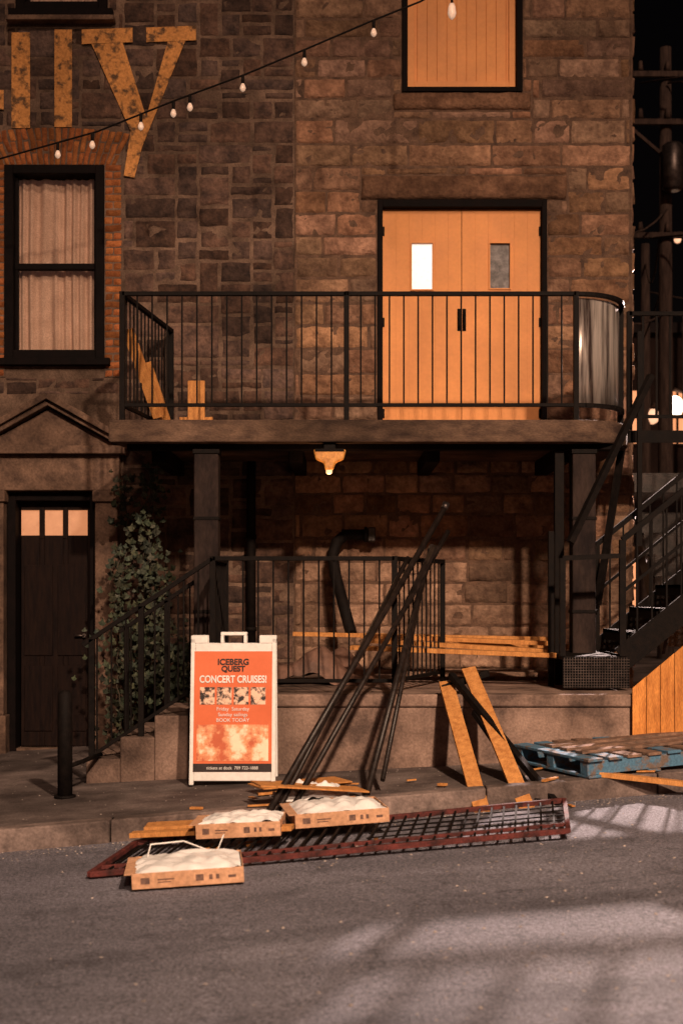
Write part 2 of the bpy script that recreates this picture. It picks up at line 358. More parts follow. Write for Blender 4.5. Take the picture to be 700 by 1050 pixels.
q=MB(); q.box(a[0]+f,a[0]+f+0.07,0.055,0.08,a[2]+.05,a[3]-f); q.box(a[1]-f-0.07,a[1]-f,0.055,0.08,a[2]+.05,a[3]-f); q.box(a[0]+f+.07,a[1]-f-.07,0.055,0.08,a[2]+.05,a[2]+.13); q.obj('shutter_rails','orange',tw,0.003)

# ------------------------------------------------ left rubble building
lb=empty('rubble_stone_building'); XL=-7.0
win=(-3.31,-2.33,3.776,5.68); win2=(-3.2,-2.3,7.2,8.9); ent=(-3.284,-2.40,-0.06,2.46)
win3=(-5.6,-4.6,3.776,5.68)
holesL=[win,win2,ent,win3]
backing(XL,XC,-0.5,TOP-0.6,0.02,holesL,0.3).obj('mortar_wall','mortarL',lb)
surround=[(-3.52,-2.16,3.60,6.06),(-3.62,-2.17,-0.2,3.42),(-3.3,-2.2,7.05,7.2),(-5.81,-4.39,3.6,6.06)]
def colL(x,z):
    k=random.uniform(0.5,1.3)
    if random.random()<0.15: k*=1.25
    t=random.uniform(-0.08,0.08); return (k*(1+t),k,k*(1-t))
stones(clip(snecked(XL,XC,-0.45,TOP-0.8),holesL+surround),0.02,0.010,0.02,0.033,colL,rough=0.009).obj('rubble_blocks','stoneL',lb)
mb=MB(); mb.box(XL,XC+0.0,0.3,11,-0.5,-0.4); mb.box(XL-0.02,XL,0.0,11,-0.5,TOP-0.6); mb.box(XL-0.1,XC-0.052,-0.1,11,TOP-0.8,TOP-0.55); mb.obj('side_wall_and_cornice','trimstone',lb)
def colB(x,z): k=random.uniform(0.6,1.2); return (k,k*random.uniform(0.9,1.05),k)
bm=MB()
for (wx0,wx1) in((win[0],win[1]),(win3[0],win3[1])):
    for (xa,xb) in((wx0-0.2,wx0),(wx1,wx1+0.17)):
        z=3.6;k=0
        rs=[]
        while z<5.68:
            if k%2: rs+= [(xa,xb,z,z+0.074)]
            else: rs+=[(xa,(xa+xb)/2,z,z+0.074),((xa+xb)/2,xb,z,z+0.074)]
            z+=0.075;k+=1
        stones(rs,0.0,0.006,0.01,0.03,colB,bm,rough=0.003)
    xc=(wx0+wx1)/2; rs=[]
    n=22
    for i in range(n):
        xa=wx0-0.11+(wx1-wx0+0.22)*i/n; xb=wx0-0.11+(wx1-wx0+0.22)*(i+1)/n
        for (za,zb) in(((5.68,5.79),(5.79,6.0)) if i%2 else((5.68,5.89),(5.89,6.0))): rs.append((xa,xb,za,zb))
    stones(rs,0.0,0.008,0.009,0.03,colB,bm,rough=0.003,warp=lambda x,z:(x+(x-xc)*(z-5.68)*0.75, z+0.06*(1-((x-xc)/0.6)**2)*(z-5.68)/0.32))
bm.obj('brick_dressings','brick',lb)
mb=MB(); 
for (wx0,wx1) in((win[0],win[1]),(win3[0],win3[1])): 
    mb.box(wx0-0.2,wx0,0.006,0.05,3.6,6.06); mb.box(wx1,wx1+0.17,0.006,0.05,3.6,6.06); mb.box(wx0,wx1,0.006,0.05,5.68,6.06)
mb.obj('brick_bedding','mortarL',lb)
def sash(w,nm,curt=True):
    e=empty(nm); e.parent=lb; a=w; t=0.085; q=MB()
    q.box(a[0],a[0]+t,-0.03,0.25,a[2],a[3]); q.box(a[1]-t,a[1],-0.03,0.25,a[2],a[3]); q.box(a[0]+t,a[1]-t,-0.03,0.25,a[3]-t,a[3]); q.box(a[0]+t,a[1]-t,-0.03,0.25,a[2],a[2]+t)
    zm=a[2]+(a[3]-a[2])*0.485
    q.box(a[0]+t,a[1]-t,0.06,0.14,zm-0.03,zm+0.03)
    for (x) in(a[0]+t,a[1]-t-0.03): q.box(x,x+0.03,0.07,0.13,a[2]+t,a[3]-t)
    q.obj('sash_frame','frame',e,0.006)
    q=MB(); q.box(a[0]+t,a[1]-t,0.098,0.102,a[2]+t,a[3]-t); q.obj('glass','glass',e)
    q=MB(); n=90; x_0,x_1=a[0]+t,a[1]-t
    vs=[];fs=[]
    for j in range(9):
        z=a[2]+t+(a[3]-a[2]-2*t)*j/8
        for i in range(n+1):
            u=i/n; x=x_0+(x_1-x_0)*u
            y=0.20+0.020*math.sin(u*52+0.4*math.sin(j*.6)+2*math.sin(u*9))+0.014*math.sin(u*23+j*0.25)+ (0.03 if abs(u-.5)<.02 else 0)
            vs.append((x,y,z))
    for j in range(8):
        for i in range(n): k=j*(n+1)+i; fs.append((k,k+1,k+n+2,k+n+1))
    q.add(vs,fs,True); q.obj('curtain','curtain',e)
    q=MB(); q.box(a[0],a[1],0.32,0.34,a[2],a[3]); q.obj('room_back','room',e)
    q=MB(); q.box(a[0]-0.06,a[1]+0.06,-0.08,0.05,a[2]-0.07,a[2]-0.001); q.obj('sill','frame',e,0.006)
sash(win,'sash_window'); sash(win3,'sash_window.001'); sash(win2,'sash_window.002')
q=MB(); q.box(-3.28,-2.22,-0.12,0.02,7.07,7.12); q.obj('upper_sill','trimstone',lb,0.01)

en=empty('entrance_door'); en.parent=lb
q=MB(); q.box(-3.284,-3.2,-0.02,0.25,-0.1,2.46); q.box(-2.47,-2.40,-0.02,0.25,-0.1,2.46); q.box(-3.2,-2.47,-0.02,0.25,2.38,2.46); q.obj('frame','frame',en,0.006)
q=MB(); x0,x1=-3.2,-2.47
panes=[(S(u0,0,14.12).x,S(u1,0,14.12).x) for u0,u1 in((22,41),(46,65),(70,90))]
zp0,zp1=S(0,549,14.12).z,S(0,523,14.12).z
for r in clip([(x0,x1,-0.05,2.38)],[(p[0],p[1],zp0,zp1) for p in panes]): q.box(r[0],r[1],0.12,0.16,r[2],r[3])
for (za,zb) in((0.1,0.75),(0.85,1.75)):
    for xa in(x0+0.06,x0+0.39): q.box(xa,xa+0.28,0.105,0.13,za,zb)
q.obj('door_panel','darkdoor',en,0.006)
q=MB(); [q.box(p[0]-.002,p[1]+.002,0.145,0.155,zp0-.002,zp1+.002) for p in panes]; q.obj('lit_panes','paneO',en)
q=MB(); 
for p0,p1 in zip(panes,panes[1:]): q.box(p0[1],p1[0],0.11,0.144,zp0-.03,zp1+.03)
q.obj('pane_mullions','darkdoor',en,0.002)
q=MB(); q.tube([(x1-0.07,0.12,1.05),(x1-0.07,0.06,1.05)],0.02,10); q.tube([(x1-0.07,0.06,1.05),(x1-0.16,0.06,1.05)],0.01,8); q.obj('handle','steel',en)
sr=MB()
sr.box(-2.40,-2.18,-0.14,0.02,0.28,2.36); sr.box(-2.43,-2.15,-0.18,0.02,-0.2,0.28)
sr.box(-3.52,-3.29,-0.14,0.02,0.28,2.36); sr.box(-3.55,-3.26,-0.18,0.02,-0.2,0.28)
sr.box(-2.42,-2.15,-0.18,0.02,2.36,2.47); sr.box(-3.55,-3.27,-0.18,0.02,2.36,2.47)
sr.box(-3.54,-2.16,-0.14,0.02,2.471,2.82); sr.box(-3.60,-2.10,-0.24,0.02,2.821,2.90)
sr.prismY([(-3.52,2.901),(-2.18,2.901),(-2.85,3.27)],-0.10,0.02)
sr.obj('door_surround','trimstone',lb,0.01)
pc=MB()
pc.beam((-2.06,-0.12,2.94),(-2.852,-0.12,3.385),0.28,0.06); pc.beam((-3.64,-0.12,2.94),(-2.848,-0.12,3.387),0.281,0.06)
pc.beam((-2.10,-0.1,2.90),(-2.852,-0.1,3.32),0.2,0.045); pc.beam((-3.60,-0.1,2.90),(-2.848,-0.1,3.322),0.2,0.045)
pc.obj('pediment_coping','trimstone',lb,0.008)
lt=MB(); yL=-0.012
def poly(pts):
    p=[S(u,v,14-0.02) for u,v in pts]
    lt.add([(a.x,yL,a.z) for a in p],[tuple(range(len(p)))[::-1]])
def quad(a,b,c,d): poly([a,b,c,d])
quad((12,33),(31,33),(31,131),(12,131)); quad((56,30),(74,30),(74,130),(56,130)); quad((-26,38),(-8,38),(-8,140),(-26,140)); quad((-10,92),(4,92),(4,112),(-10,112))
quad((84,30),(136,28),(136,43),(84,45)); quad((150,28),(201,26),(201,41),(150,43))
quad((94,45.1),(126,43.5),(150,120),(134,134)); poly([(172,42.5),(190,41.8),(146,150),(138,182),(127,180),(134,134.1),(150,120.1)])
lt.obj('painted_lettering','letter',lb)

# ------------------------------------------------ ground
def sheet(name,m,xs,yf0,yf1,ny,zf,parent=None):
    mb=MB(); vs=[];fs=[]
    for j in range(ny+1):
        for x in xs: y0,y1=yf0(x),yf1(x); y=y0+(y1-y0)*j/ny; vs.append((x,y,zf(x,y)))
    n=len(xs)
    for j in range(ny):
        for i in range(n-1): k=j*n+i; fs.append((k,k+1,k+n+1,k+n))
    mb.add(vs,fs,True); return mb.obj(name,m,parent)
XS=[-300,-60,-14]+[x*0.5 for x in range(-27,28)]+[14,60,300]
sheet('road','asphalt',XS,lambda x:-300,lambda x:400,1,lambda x,y:g(x)-RD)
XP=[x*0.25 for x in range(-56,57)]
sheet('sidewalk','sidewalk',XP,lambda x:kerbY(x)+0.16,lambda x:0.4,12,lambda x,y:g(x))
kb=MB(); x=-14.0
while x<14:
    L_=1.25; a,b_=x+0.004,x+L_-0.004
    j=random.uniform(-0.006,0.006)
    def kp(X,o,z): return (X,kerbY(X)+o,g(X)+z)
    vs=[kp(a,0.0+j,-0.3),kp(b_,0.0+j,-0.3),kp(b_,0.16,-0.3),kp(a,0.16,-0.3),kp(a,0.012+j,0.006),kp(b_,0.012+j,0.006),kp(b_,0.158,0.006),kp(a,0.158,0.006)]
    kb.add(vs,[(0,3,2,1),(4,5,6,7),(0,1,5,4),(1,2,6,5),(2,3,7,6),(3,0,4,7)]); x+=L_
kb.obj('kerb','kerb',None,0.012)
sheet('side_lane_pavement','sidewalk',[2.9+0.5*i for i in range(23)],lambda x:0.404,lambda x:40,8,lambda x,y:g(x)-0.002)

# ------------------------------------------------ loading dock + concrete stairs
DZ=0.68; DY=-2.8
dk=empty('loading_dock')
q=MB(); q.box(-1.19,2.40,DY,-0.05,-0.3,DZ-0.10); q.obj('dock_wall','concrete',dk,0.012)
q=MB(); q.box(-1.20,2.42,DY-0.025,-0.04,DZ-0.099,DZ); q.obj('dock_cap','concrete',dk,0.015)
cs=empty('concrete_steps')
q=MB()
for i in range(3):
    z=DZ-0.17*(i+1); xa=-1.201-0.27*(i+1); q.box(xa,xa+0.27-0.001,DY+0.003*i,-1.5,-0.3,z)
q.obj('steps','concrete',cs,0.012)

# ------------------------------------------------ balcony
ba=empty('balcony'); BY=-1.85; BZ=2.95
arc=[(2.0+0.5*math.sin(t),(BY+0.62)-0.62*math.cos(t)) for t in [math.pi/2*i/10 for i in range(11)]]
outl=[(-1.78,-0.04),(-1.98,BY-0.05),(2.0,BY-0.05)]+[(x+0.05*math.sin(i/10*1.57),y-0.05*math.cos(i/10*1.57)) for i,(x,y) in enumerate(arc)][1:]+[(2.55,-0.04)]
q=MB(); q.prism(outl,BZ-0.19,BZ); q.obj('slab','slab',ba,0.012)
q=MB()
for x in(-1.6,-0.4,0.8,1.95): q.box(x-0.06,x+0.06,BY+0.3,-0.05,BZ-0.33,BZ-0.192)
q.box(-1.85,2.35,BY+0.12,BY+0.26,BZ-0.24,BZ-0.191); q.obj('under_beams','frame',ba,0.008)
def railing(mb,a,b,zt,zb,sp=0.12,post=0.045,bar=0.014,posts=(True,True)):
    a=Vector(a);b=Vector(b)
    T=Vector((0,0,zt));B=Vector((0,0,zb))
    mb.beam(a+T,b+T,0.045,0.035); mb.beam(a+B,b+B,0.03,0.03)
    n=max(1,int((b-a).length/sp))
    for i in range(1,n):
        p=a.lerp(b,i/n); mb.beam(p+B,p+T,bar,bar)
    for k,p in zip(posts,(a,b)):
        if k: mb.beam(p,p+T+Vector((0,0,0.02)),post,post)
q=MB()
railing(q,(-1.87,BY,BZ),(0.042,BY,BZ),1.08,0.13); railing(q,(0.042,BY,BZ),(2.0,BY,BZ),1.08,0.13,posts=(False,True))
railing(q,(-1.87,BY,BZ),(-1.66,-0.1,BZ),1.08,0.13,posts=(False,True))
for i in range(10):
    a,b_=arc[i],arc[i+1]
    for z in(1.08,0.13): q.beam((a[0],a[1],BZ+z),(b_[0],b_[1],BZ+z),0.045,0.035)
q.beam((2.5,-1.23,BZ),(2.5,-1.23,BZ+1.10),0.05,0.05)
q.obj('balcony_railing','black',ba,0.003)
q=MB(); vs=[];fs=[]
for z in(3.10,3.55,4.0):
    for (x,y) in arc: vs.append((x*0.985+0.018,y+0.03,z))
for j in range(2):
    for i in range(10): k=j*11+i; fs.append((k,k+1,k+12,k+11))
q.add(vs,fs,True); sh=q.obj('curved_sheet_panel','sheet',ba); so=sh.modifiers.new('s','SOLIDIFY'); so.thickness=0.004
def column(nm,x,y,r,m):
    e=empty(nm); q=MB(); q.box(x-r,x+r,y-r,y+r,DZ+.03,BZ-0.28); q.obj('shaft',m,e,0.012)
    q=MB(); q.box(x-r-0.03,x+r+0.03,y-r-0.03,y+r+0.03,DZ,DZ+0.03); q.box(x-r-0.01,x+r+0.01,y-r-0.01,y+r+0.01,BZ-0.28,BZ-0.241)
    for z in(1.3,2.1): q.box(x-r-.006,x+r+.006,y-r-.006,y+r+.006,z,z+.03)
    q.obj('plates','black',e,0.004)
column('support_column',-1.16,-1.70,0.105,'column'); column('support_column.001',2.08,-1.70,0.10,'column')
q=MB(); q.beam((1.88,-1.68,DZ),(1.88,-1.68,BZ-.245),0.08,0.08); q.beam((1.78,-1.9,DZ),(1.78,-1.9,2.0),0.05,0.05); q.obj('steel_post','black',None,0.004)
q=MB(); q.tube([(-0.88,-0.12,DZ),(-0.88,-0.12,2.6),(-0.88,-0.05,2.75)],0.045,14)
for z in(1.1,2.0): q.tube([(-0.88,-0.12,z),(-0.88,-0.12,z+0.04)],0.055,14)
q.obj('downpipe','black')
fx=empty('ceiling_light_fixture'); c=S(338,471,12.2)
q=MB(); q.box(c.x-0.05,c.x+0.05,c.y-0.05,c.y+0.05,c.z+0.06,BZ-0.192); q.obj('mount','black',fx,0.005)
q=MB(); q.prismY([(c.x-0.14,c.z+0.075),(c.x-0.12,c.z-0.01),(c.x-0.05,c.z-0.04),(c.x-0.04,c.z-0.10),(c.x+0.03,c.z-0.10),(c.x+0.05,c.z-0.04),(c.x+0.12,c.z-0.01),(c.x+0.14,c.z+0.075)],c.y-0.12,c.y-0.051); q.obj('housing','amber',fx,0.015)
q=MB(); q.box(c.x-.125,c.x+.125,c.y-.126,c.y-.045,c.z+.055,c.z+.08)
q.obj('cap','black',fx,.004)
q=MB(); q.tube([(c.x-.005,c.y-.085,c.z-.10),(c.x-.005,c.y-.085,c.z-.125),(c.x-.005,c.y-.085,c.z-.135)],[.028,.026,.012],14); q.obj('lamp_lens','lens',fx)
ld=bpy.data.lights.new('fixture_glow','POINT'); ld.energy=5; ld.color=(1,.52,.24); ld.shadow_soft_size=0.05
lo=bpy.data.objects.new('fixture_glow',ld); sc.collection.objects.link(lo); lo.parent=fx; lo.location=(c.x,c.y-.08,c.z-0.2)
q=MB(); q.beam(S(131,338,12.6),S(163,428,12.9),0.10,0.04,up=(0.3,1,0)); q.beam(S(150,372,12.8),S(170,432,13.0),0.09,0.04,up=(0.3,1,0)); q.box(-1.37,-1.22,-1.3,-1.26,BZ,BZ+0.42); q.box(-1.45,-1.15,-1.26,-1.22,BZ,BZ+0.1); q.obj('scrap_lumber','wood',None,0.003)

# ------------------------------------------------ lower railing and stair railings
lr=empty('dock_railing'); q=MB(); RY=-2.72
railing(q,(-1.02,RY,DZ),(0.42,RY,DZ),1.07,0.10,0.115)
railing(q,(0.42,RY,DZ),(0.89,-1.45,DZ),1.07,0.10,0.115,posts=(False,True))
railing(q,(-1.02,RY,DZ),(-1.02,-1.5,DZ),1.07,0.10,0.115,posts=(False,True))
q.obj('dock_rail','black',lr,0.003)
q=MB()
for Y,x_end in((RY,-2.05),(-1.5,-1.95)):
    top0=Vector((-1.02,Y,DZ+1.07)); sl=0.665
    top1=Vector((x_end,Y,DZ+1.07+sl*(x_end+1.02)))
    q.beam(top0,top1,0.045,0.035); bo=Vector((0,0,-0.93)); q.beam(top0+bo,top1+bo,0.03,0.03)
    n=9
    for i in range(1,n): p=top0.lerp(top1,i/n); q.beam(p+bo,p,0.014,0.014)
    for t in(0.55,0.93):
        p=top0.lerp(top1,t); base=-0.05 if t>.8 else DZ-0.17*max(0,math.ceil((-1.2-p.x)/0.27)); q.beam((p.x,p.y,base),p,0.045,0.045)
q.obj('stair_rails','black',lr,0.003)
bo=empty('bollard'); p=S(67,820,10.45); gz=g(p.x)
q=MB(); q.tube([(p.x,p.y,gz-0.1),(p.x,p.y,gz+0.76),(p.x,p.y,gz+0.79)],[0.055,0.055,0.035],18); q.obj('post','black',bo)
q=MB(); q.tube([(p.x,p.y,gz),(p.x,p.y,gz+0.02)],0.08,18); q.tube([(p.x,p.y,gz+.22),(-1.9,RY-.03,.2)],0.018,8); q.obj('base_plate','black',bo)

# ------------------------------------------------ metal staircase
ms=empty('metal_staircase')
q=MB()
q.box(1.80,2.34,-2.42,-2.40,DZ+0.02,DZ+0.27); q.box(1.80,2.34,-2.4,-1.3,DZ+0.25,DZ+0.28)
X0=2.34; z0=DZ+0.28; run=0.235; rise=0.195; nst=10
for i in range(nst):
    xa=X0+run*i; z=z0+rise*(i+1)
    for k in range(6): q.box(xa+k*0.042,xa+k*0.042+0.022,-2.36,-1.24,z-0.025,z)
    q.box(xa,xa+0.008,-2.36,-1.24,z-0.09,z)
    for k in range(12): q.box(xa+0.0,xa+0.25,-2.36+k*0.1,-2.352+k*0.1,z-0.024,z-0.003)
X1=X0+run*nst; z1=z0+rise*nst
for Y in(-2.39,-1.21): q.beam((X0-0.05,Y,z0-0.02),(X1,Y,z1-0.02),0.03,0.2)
q.box(X1,X1+1.1,-2.4,-0.05,BZ-0.08,BZ-0.02)
for k in range(9): q.box(2.56,X1,-1.15+k*.07,-1.13+k*.07,BZ-.05,BZ-.02)
for k in range(24): q.box(2.58+k*.1,2.588+k*.1,-1.16,-.57,BZ-.052,BZ-.018)
q.box(2.56,X1,-1.17,-1.151,BZ-.12,BZ-.01)
for xx,yy in((X1+0.05,-2.35),(X1+1.05,-2.35),(X1+1.05,-0.1)): q.beam((xx,yy,0),(xx,yy,BZ-0.05),0.08,0.08)
railing(q,(2.6,-1.13,BZ),(X1,-1.13,BZ),1.05,0.12,bar=.02)
railing(q,(X1+1.08,-2.38,BZ),(X1+1.08,-0.1,BZ),1.05,0.12)
for Y in(-2.39,-1.21):
    a=Vector((X0-0.05,Y,z0)); b_=Vector((X1,Y,z1)); T=Vector((0,0,0.95)); B=Vector((0,0,0.15))
    q.beam(a+T,b_+T,0.045,0.045); q.beam(a+T*0.55,b_+T*0.55,0.025,0.025); q.beam(a,a+T,0.05,0.05)
    for i in range(1,20): p=a.lerp(b_,i/20); q.beam(p,p+T,0.014,0.014)
q.beam((1.80,-2.40,z0),(1.80,-2.40,z0+0.8),0.045,0.045); q.beam((1.80,-2.40,z0+0.8),(2.29,-2.39,z0+0.82),0.04,0.04)
q.beam(S(667,385,12.3),S(584,556,12.0),0.06,0.05); q.beam(S(655,340,12.6),S(655,560,12.6),0.04,0.04)
q.beam(S(640,440,12.9),S(612,620,12.6),0.05,0.05)
q.obj('steel_frame','black',ms)
q=MB()
for i in range(24): q.box(1.81+i*0.022,1.814+i*0.022,-2.43,-2.424,DZ+.02,DZ+.27)
for i in range(11): q.box(1.80,2.34,-2.436,-2.431,DZ+.03+i*.022,DZ+.034+i*.022)
q.obj('mesh_panel','steel',ms)
q=MB()
for i in range(8):
    z=1.2+i*0.215; y=-1.1+i*0.25
    q.box(2.95,3.95,y,y+.25,z-.02,z); q.box(2.95,3.95,y,y+.012,z-.215,z-.021)
q.beam((2.93,-1.1,1.0),(2.93,.9,2.72),.03,.22); q.beam((3.97,-1.1,1.0),(3.97,.9,2.72),.03,.22)
q.obj('rear_flight','tube',ms)
fe=empty('wooden_fence'); q=MB(); x=2.27
while x<4.9:
    zt=z0-0.05+(x-X0)*rise/run-0.12; zb=g(x)-0.02
    k=random.uniform(0.8,1.12)
    zt2=zt+0.11*rise/run
    vs=[(x+0.002,-2.62,zb),(x+0.108,-2.62,zb),(x+0.108,-2.62,zt2),(x+0.002,-2.62,zt),(x+0.002,-2.60,zb),(x+0.108,-2.60,zb),(x+0.108,-2.60,zt2),(x+0.002,-2.60,zt)]
    vs=[(a[0],a[1]-.26,a[2]) for a in vs]
    q.add(vs,[(0,1,2,3),(7,6,5,4),(0,4,5,1),(1,5,6,2),(2,6,7,3),(3,7,4,0)],col=(k,k,k))
    x+=0.11
q.obj('boards','woodfence',fe,0.002)
q=MB(); q.beam((2.45,-2.83,0.4),(4.9,-2.83,0.4),0.04,0.09); q.obj('rail','wood',fe)

# ------------------------------------------------ dock clutter
lp=empty('lumber_pile'); q=MB()
for i,(a,b_) in enumerate([((372,652,12.9),(572,660,12.4)),((380,657,12.7),(565,668,12.2)),((360,664,12.3),(570,672,12.0)),((300,650,13.2),(560,655,13.3)),((420,660,12.6),(640,664,12.9))]):
    A,B=S(*a),S(*b_); 
    A.z=max(A.z,DZ+0.03+0.04*(i%3)); B.z=max(min(B.z,A.z+.2),DZ+0.03+0.04*(i%3)); q.beam(A,B,0.14,0.038)
q.obj('planks','wood',lp,0.003)
q=MB()
for i in range(6): q.beam((0.5+random.random()*.2,-0.5-i*.12,DZ+.02+.04*(i%2)),(2.4,-0.6-i*.11,DZ+.02+.04*(i%2)),0.10,0.04)
q.obj('grey_planks','greywood',lp,0.003)
def mound(nm,cx,cy,rx,ry,h,z0,m,seed,n=36,ang=0):
    q=MB(); vs=[];fs=[]
    for j in range(n+1):
        for i in range(n+1):
            u,v=i/n*2-1,j/n*2-1; r=max(0,1-(abs(u)**2.5+abs(v)**2.5)*0.9)
            hh=h*(r**0.6)*(0.65+0.8*noise.noise(Vector((u*2+seed,v*2,seed)))) + 0.03*noise.noise(Vector((u*7,v*7+seed,2)))*(r>0)
            x=u*rx; y=v*ry; vs.append((cx+x*math.cos(ang)-y*math.sin(ang),cy+x*math.sin(ang)+y*math.cos(ang),z0+0.004+max(0,hh)))
    for j in range(n):
        for i in range(n): k=j*(n+1)+i; fs.append((k,k+1,k+n+2,k+n+1))
    q.add(vs,fs,True); return q.obj(nm,m)
mound('folded_tarp',-0.35,-1.3,0.65,0.5,0.38,DZ,'tarp',3.3)
ep=empty('vent_pipe'); q=MB()
pts=[S(352,550,13.8),S(345,556,13.75),S(341,570,13.7),S(344,590,13.6),S(352,620,13.4),S(360,650,13.2)]
q.tube(pts,0.055,14); q.obj('hose','black',ep)
q=MB(); A=S(350,548,13.8); q.tube([A,A+Vector((0.22,0,0.0))],0.05,14); q.tube([A+Vector((0.22,0,0)),A+Vector((0.25,0,0))],0.075,14); q.box(A.x+0.06,A.x+.12,A.y,0.0,A.z-.03,A.z+.03); q.obj('coupling','black',ep)
q=MB(); q.box(A.x+0.255,A.x+0.33,A.y-0.04,0.0,A.z-.07,A.z+.07); q.obj('wall_flange','tube',ep,0.01)

# ------------------------------------------------ ivy
iv=empty('ivy_plant'); q=MB(); st=MB()
def leafq(p,s):
    n=Vector((random.uniform(-.5,.7),-1+random.uniform(-.3,.5),random.uniform(-.1,.9))).normalized()
    r=n.cross(Vector((0,0,1))).normalized(); u=r.cross(n); a=random.uniform(-.7,.7)
    r2=r*math.cos(a)+u*math.sin(a); u2=-r*math.sin(a)+u*math.cos(a)
    k=random.uniform(0.5,1.7); c=(k*random.uniform(.9,1.2),k,k*random.uniform(.8,1.1))
    P=[(0,-1),(0.55,-.75),(1,0.0),(.45,.25),(0,1.15),(-.45,.25),(-1,0.0),(-.55,-.75)]
    vs=[p+r2*x*s*0.55+u2*y*s*0.55+n*(-abs(x)*s*0.22) for x,y in P]
    q.add(vs,[(0,1,2,3,4),(0,4,5,6,7)],col=c)
for k in range(7):
    x=-2.05+k*0.05+random.uniform(-.05,.05); y=-0.3-random.random()*0.5; pts=[]; z=random.uniform(-0.02,.6)
    ztop=random.uniform(1.7,2.75)
    while z<ztop:
        pts.append((x,y,z)); 
        for _ in range(random.choice([5,7,9]) if not(1.95<z<2.1) else 2):
            sp_=0.11 if z>1.2 else 0.2
            leafq(Vector((x+random.gauss(0,sp_*.6),y-abs(random.gauss(0,.07)),z+random.uniform(-.06,.06))),random.uniform(.035,.075))
        z+=0.08; x+=random.uniform(-.03,.03); y=max(-1.2,min(-.12,y+random.uniform(-.03,.03)))
    st.tube(pts,0.008,5)
for _ in range(420):
    leafq(Vector((random.gauss(-1.55,.17),-0.6-random.random()*.5,random.uniform(0.55,1.05)-abs(random.gauss(0,.1)))),random.uniform(.04,.07))
q.obj('leaves','leaf',iv); st.obj('stems','stem',iv)

# ------------------------------------------------ A-frame sign
sg=empty('sandwich_board_sign')
SX=-0.82; SY=-3.32; sz=g(SX); W=0.325; H=1.12
lean=0.16
def sp(x,z,o=0.0,back=False):
    t=z/H; y=SY+lean*t+o
    if back: y=SY+2*lean+0.1-lean*t-o+0.0
    return (SX+x,y,sz+z)
def panel(q,x0,x1,z0_,z1_,o0,o1,back=False):
    vs=[sp(x,z,o,back) for z in(z0_,z1_) for o in(o0,o1) for x in(x0,x1)]
    q.add(vs,[(0,2,3,1),(4,5,7,6),(0,1,5,4),(2,6,7,3),(0,4,6,2),(1,3,7,5)])
q=MB()
for bk in(False,True):
    panel(q,-W,-W+0.035,0.0,H-0.02,0,0.03,bk); panel(q,W-0.035,W,0.0,H-0.02,0,0.03,bk)
    panel(q,-W+0.035,W-0.035,0.03,0.10,0,0.03,bk); panel(q,-W+0.035,W-0.035,H-0.13,H-0.06,0,0.03,bk)
    panel(q,-W+0.035,W-0.035,0.10,H-0.13,0.01,0.025,bk)
    panel(q,-W,-W+0.13,H-0.06,H,0,0.03,bk); panel(q,W-0.13,W,H-0.06,H,0,0.03,bk)
    panel(q,-0.10,-0.075,H-0.06,H,0,0.03,bk); panel(q,0.075,0.10,H-0.06,H,0,0.03,bk); panel(q,-0.10,0.10,H,H+0.025,0,0.03,bk)
q.obj('plastic_frame','white',sg,0.006)
q=MB(); panel(q,-0.295,0.295,0.10,H-0.12,-0.004,0.002); q.obj('poster','poster',sg)
q=MB(); panel(q,-0.27,0.27,0.18,0.45,-0.007,-0.005); q.obj('poster_picture','poster2',sg)
q=MB(); 
for i in range(4): panel(q,-0.25+i*0.128,-0.25+i*0.128+0.112,0.60,0.73,-0.007,-0.005)
q.obj('poster_portraits','posterph',sg)
q=MB(); panel(q,-0.295,0.295,0.101,0.16,-0.007,-0.005); q.obj('poster_footer','posterdk',sg)
def text(s,x,z,size,m,bold=0,sx=1.0):
    cu=bpy.data.curves.new('t','FONT'); cu.body=s; cu.size=size; cu.align_x='CENTER'; cu.extrude=0.0008; cu.offset=bold
    ob=bpy.data.objects.new('tmp',cu); sc.collection.objects.link(ob); dg=bpy.context.evaluated_depsgraph_get(); dg.update()
    me=bpy.data.meshes.new_from_object(ob.evaluated_get(dg)); bpy.data.objects.remove(ob)
    for v in me.vertices:
        X,Z,Y=v.co.x*sx,v.co.y,v.co.z; v.co=Vector(sp(x+X,z+Z,-0.009-Y))
    me.materials.clear(); me.materials.append(M[m]); o2=bpy.data.objects.new('text_'+s.split()[0].lower().strip('!'),me); sc.collection.objects.link(o2); o2.parent=sg
text('ICEBERG',0,0.90,0.062,'posterdk',0.002); text('QUEST',0,0.85,0.058,'posterdk',0.002)
text('CONCERT CRUISES!',0,0.765,0.075,'white',0.0022,0.76)
for i,s in enumerate(('Friday  Saturday','Sunday sailings','BOOK TODAY')): text(s,0,0.555-i*0.042,0.038,'white')
text('tickets at dock  709 722-1888',0,0.118,0.032,'white')

# ------------------------------------------------ leaning poles & boards
pl=empty('leaning_steel_tubes'); q=MB()
def gp(u,v,d,lift=0.02):
    p=S(u,v,d); gr=g(p.x)-(RD if p.y<kerbY(p.x) else 0); p.z=gr+lift; return p
for a,b_,r in [((455,522,11.65),(270,842,9.35),0.024),((459,545,11.6),(300,828,9.5),0.02),((441,566,11.42),(376,832,9.75),0.024),((436,582,11.40),(392,800,9.9),0.018),((418,572,11.38),(283,835,9.4),0.018)]:
    A=S(*a); B=S(*b_); gr=g(B.x)-(RD if B.y<kerbY(B.x) else 0); 
    B.z=max(B.z,gr+0.02) ; q.tube([B,A],r,12)
q.beam(S(418,618,11.0),S(446,560,11.2),0.05,0.03); q.obj('tubes','tube',pl)
q=MB()
for (u,v,d) in((455,522,11.65),(441,566,11.42)): p=S(u,v,d); q.tube([p,p+Vector((0.02,.02,.05))],0.03,10)
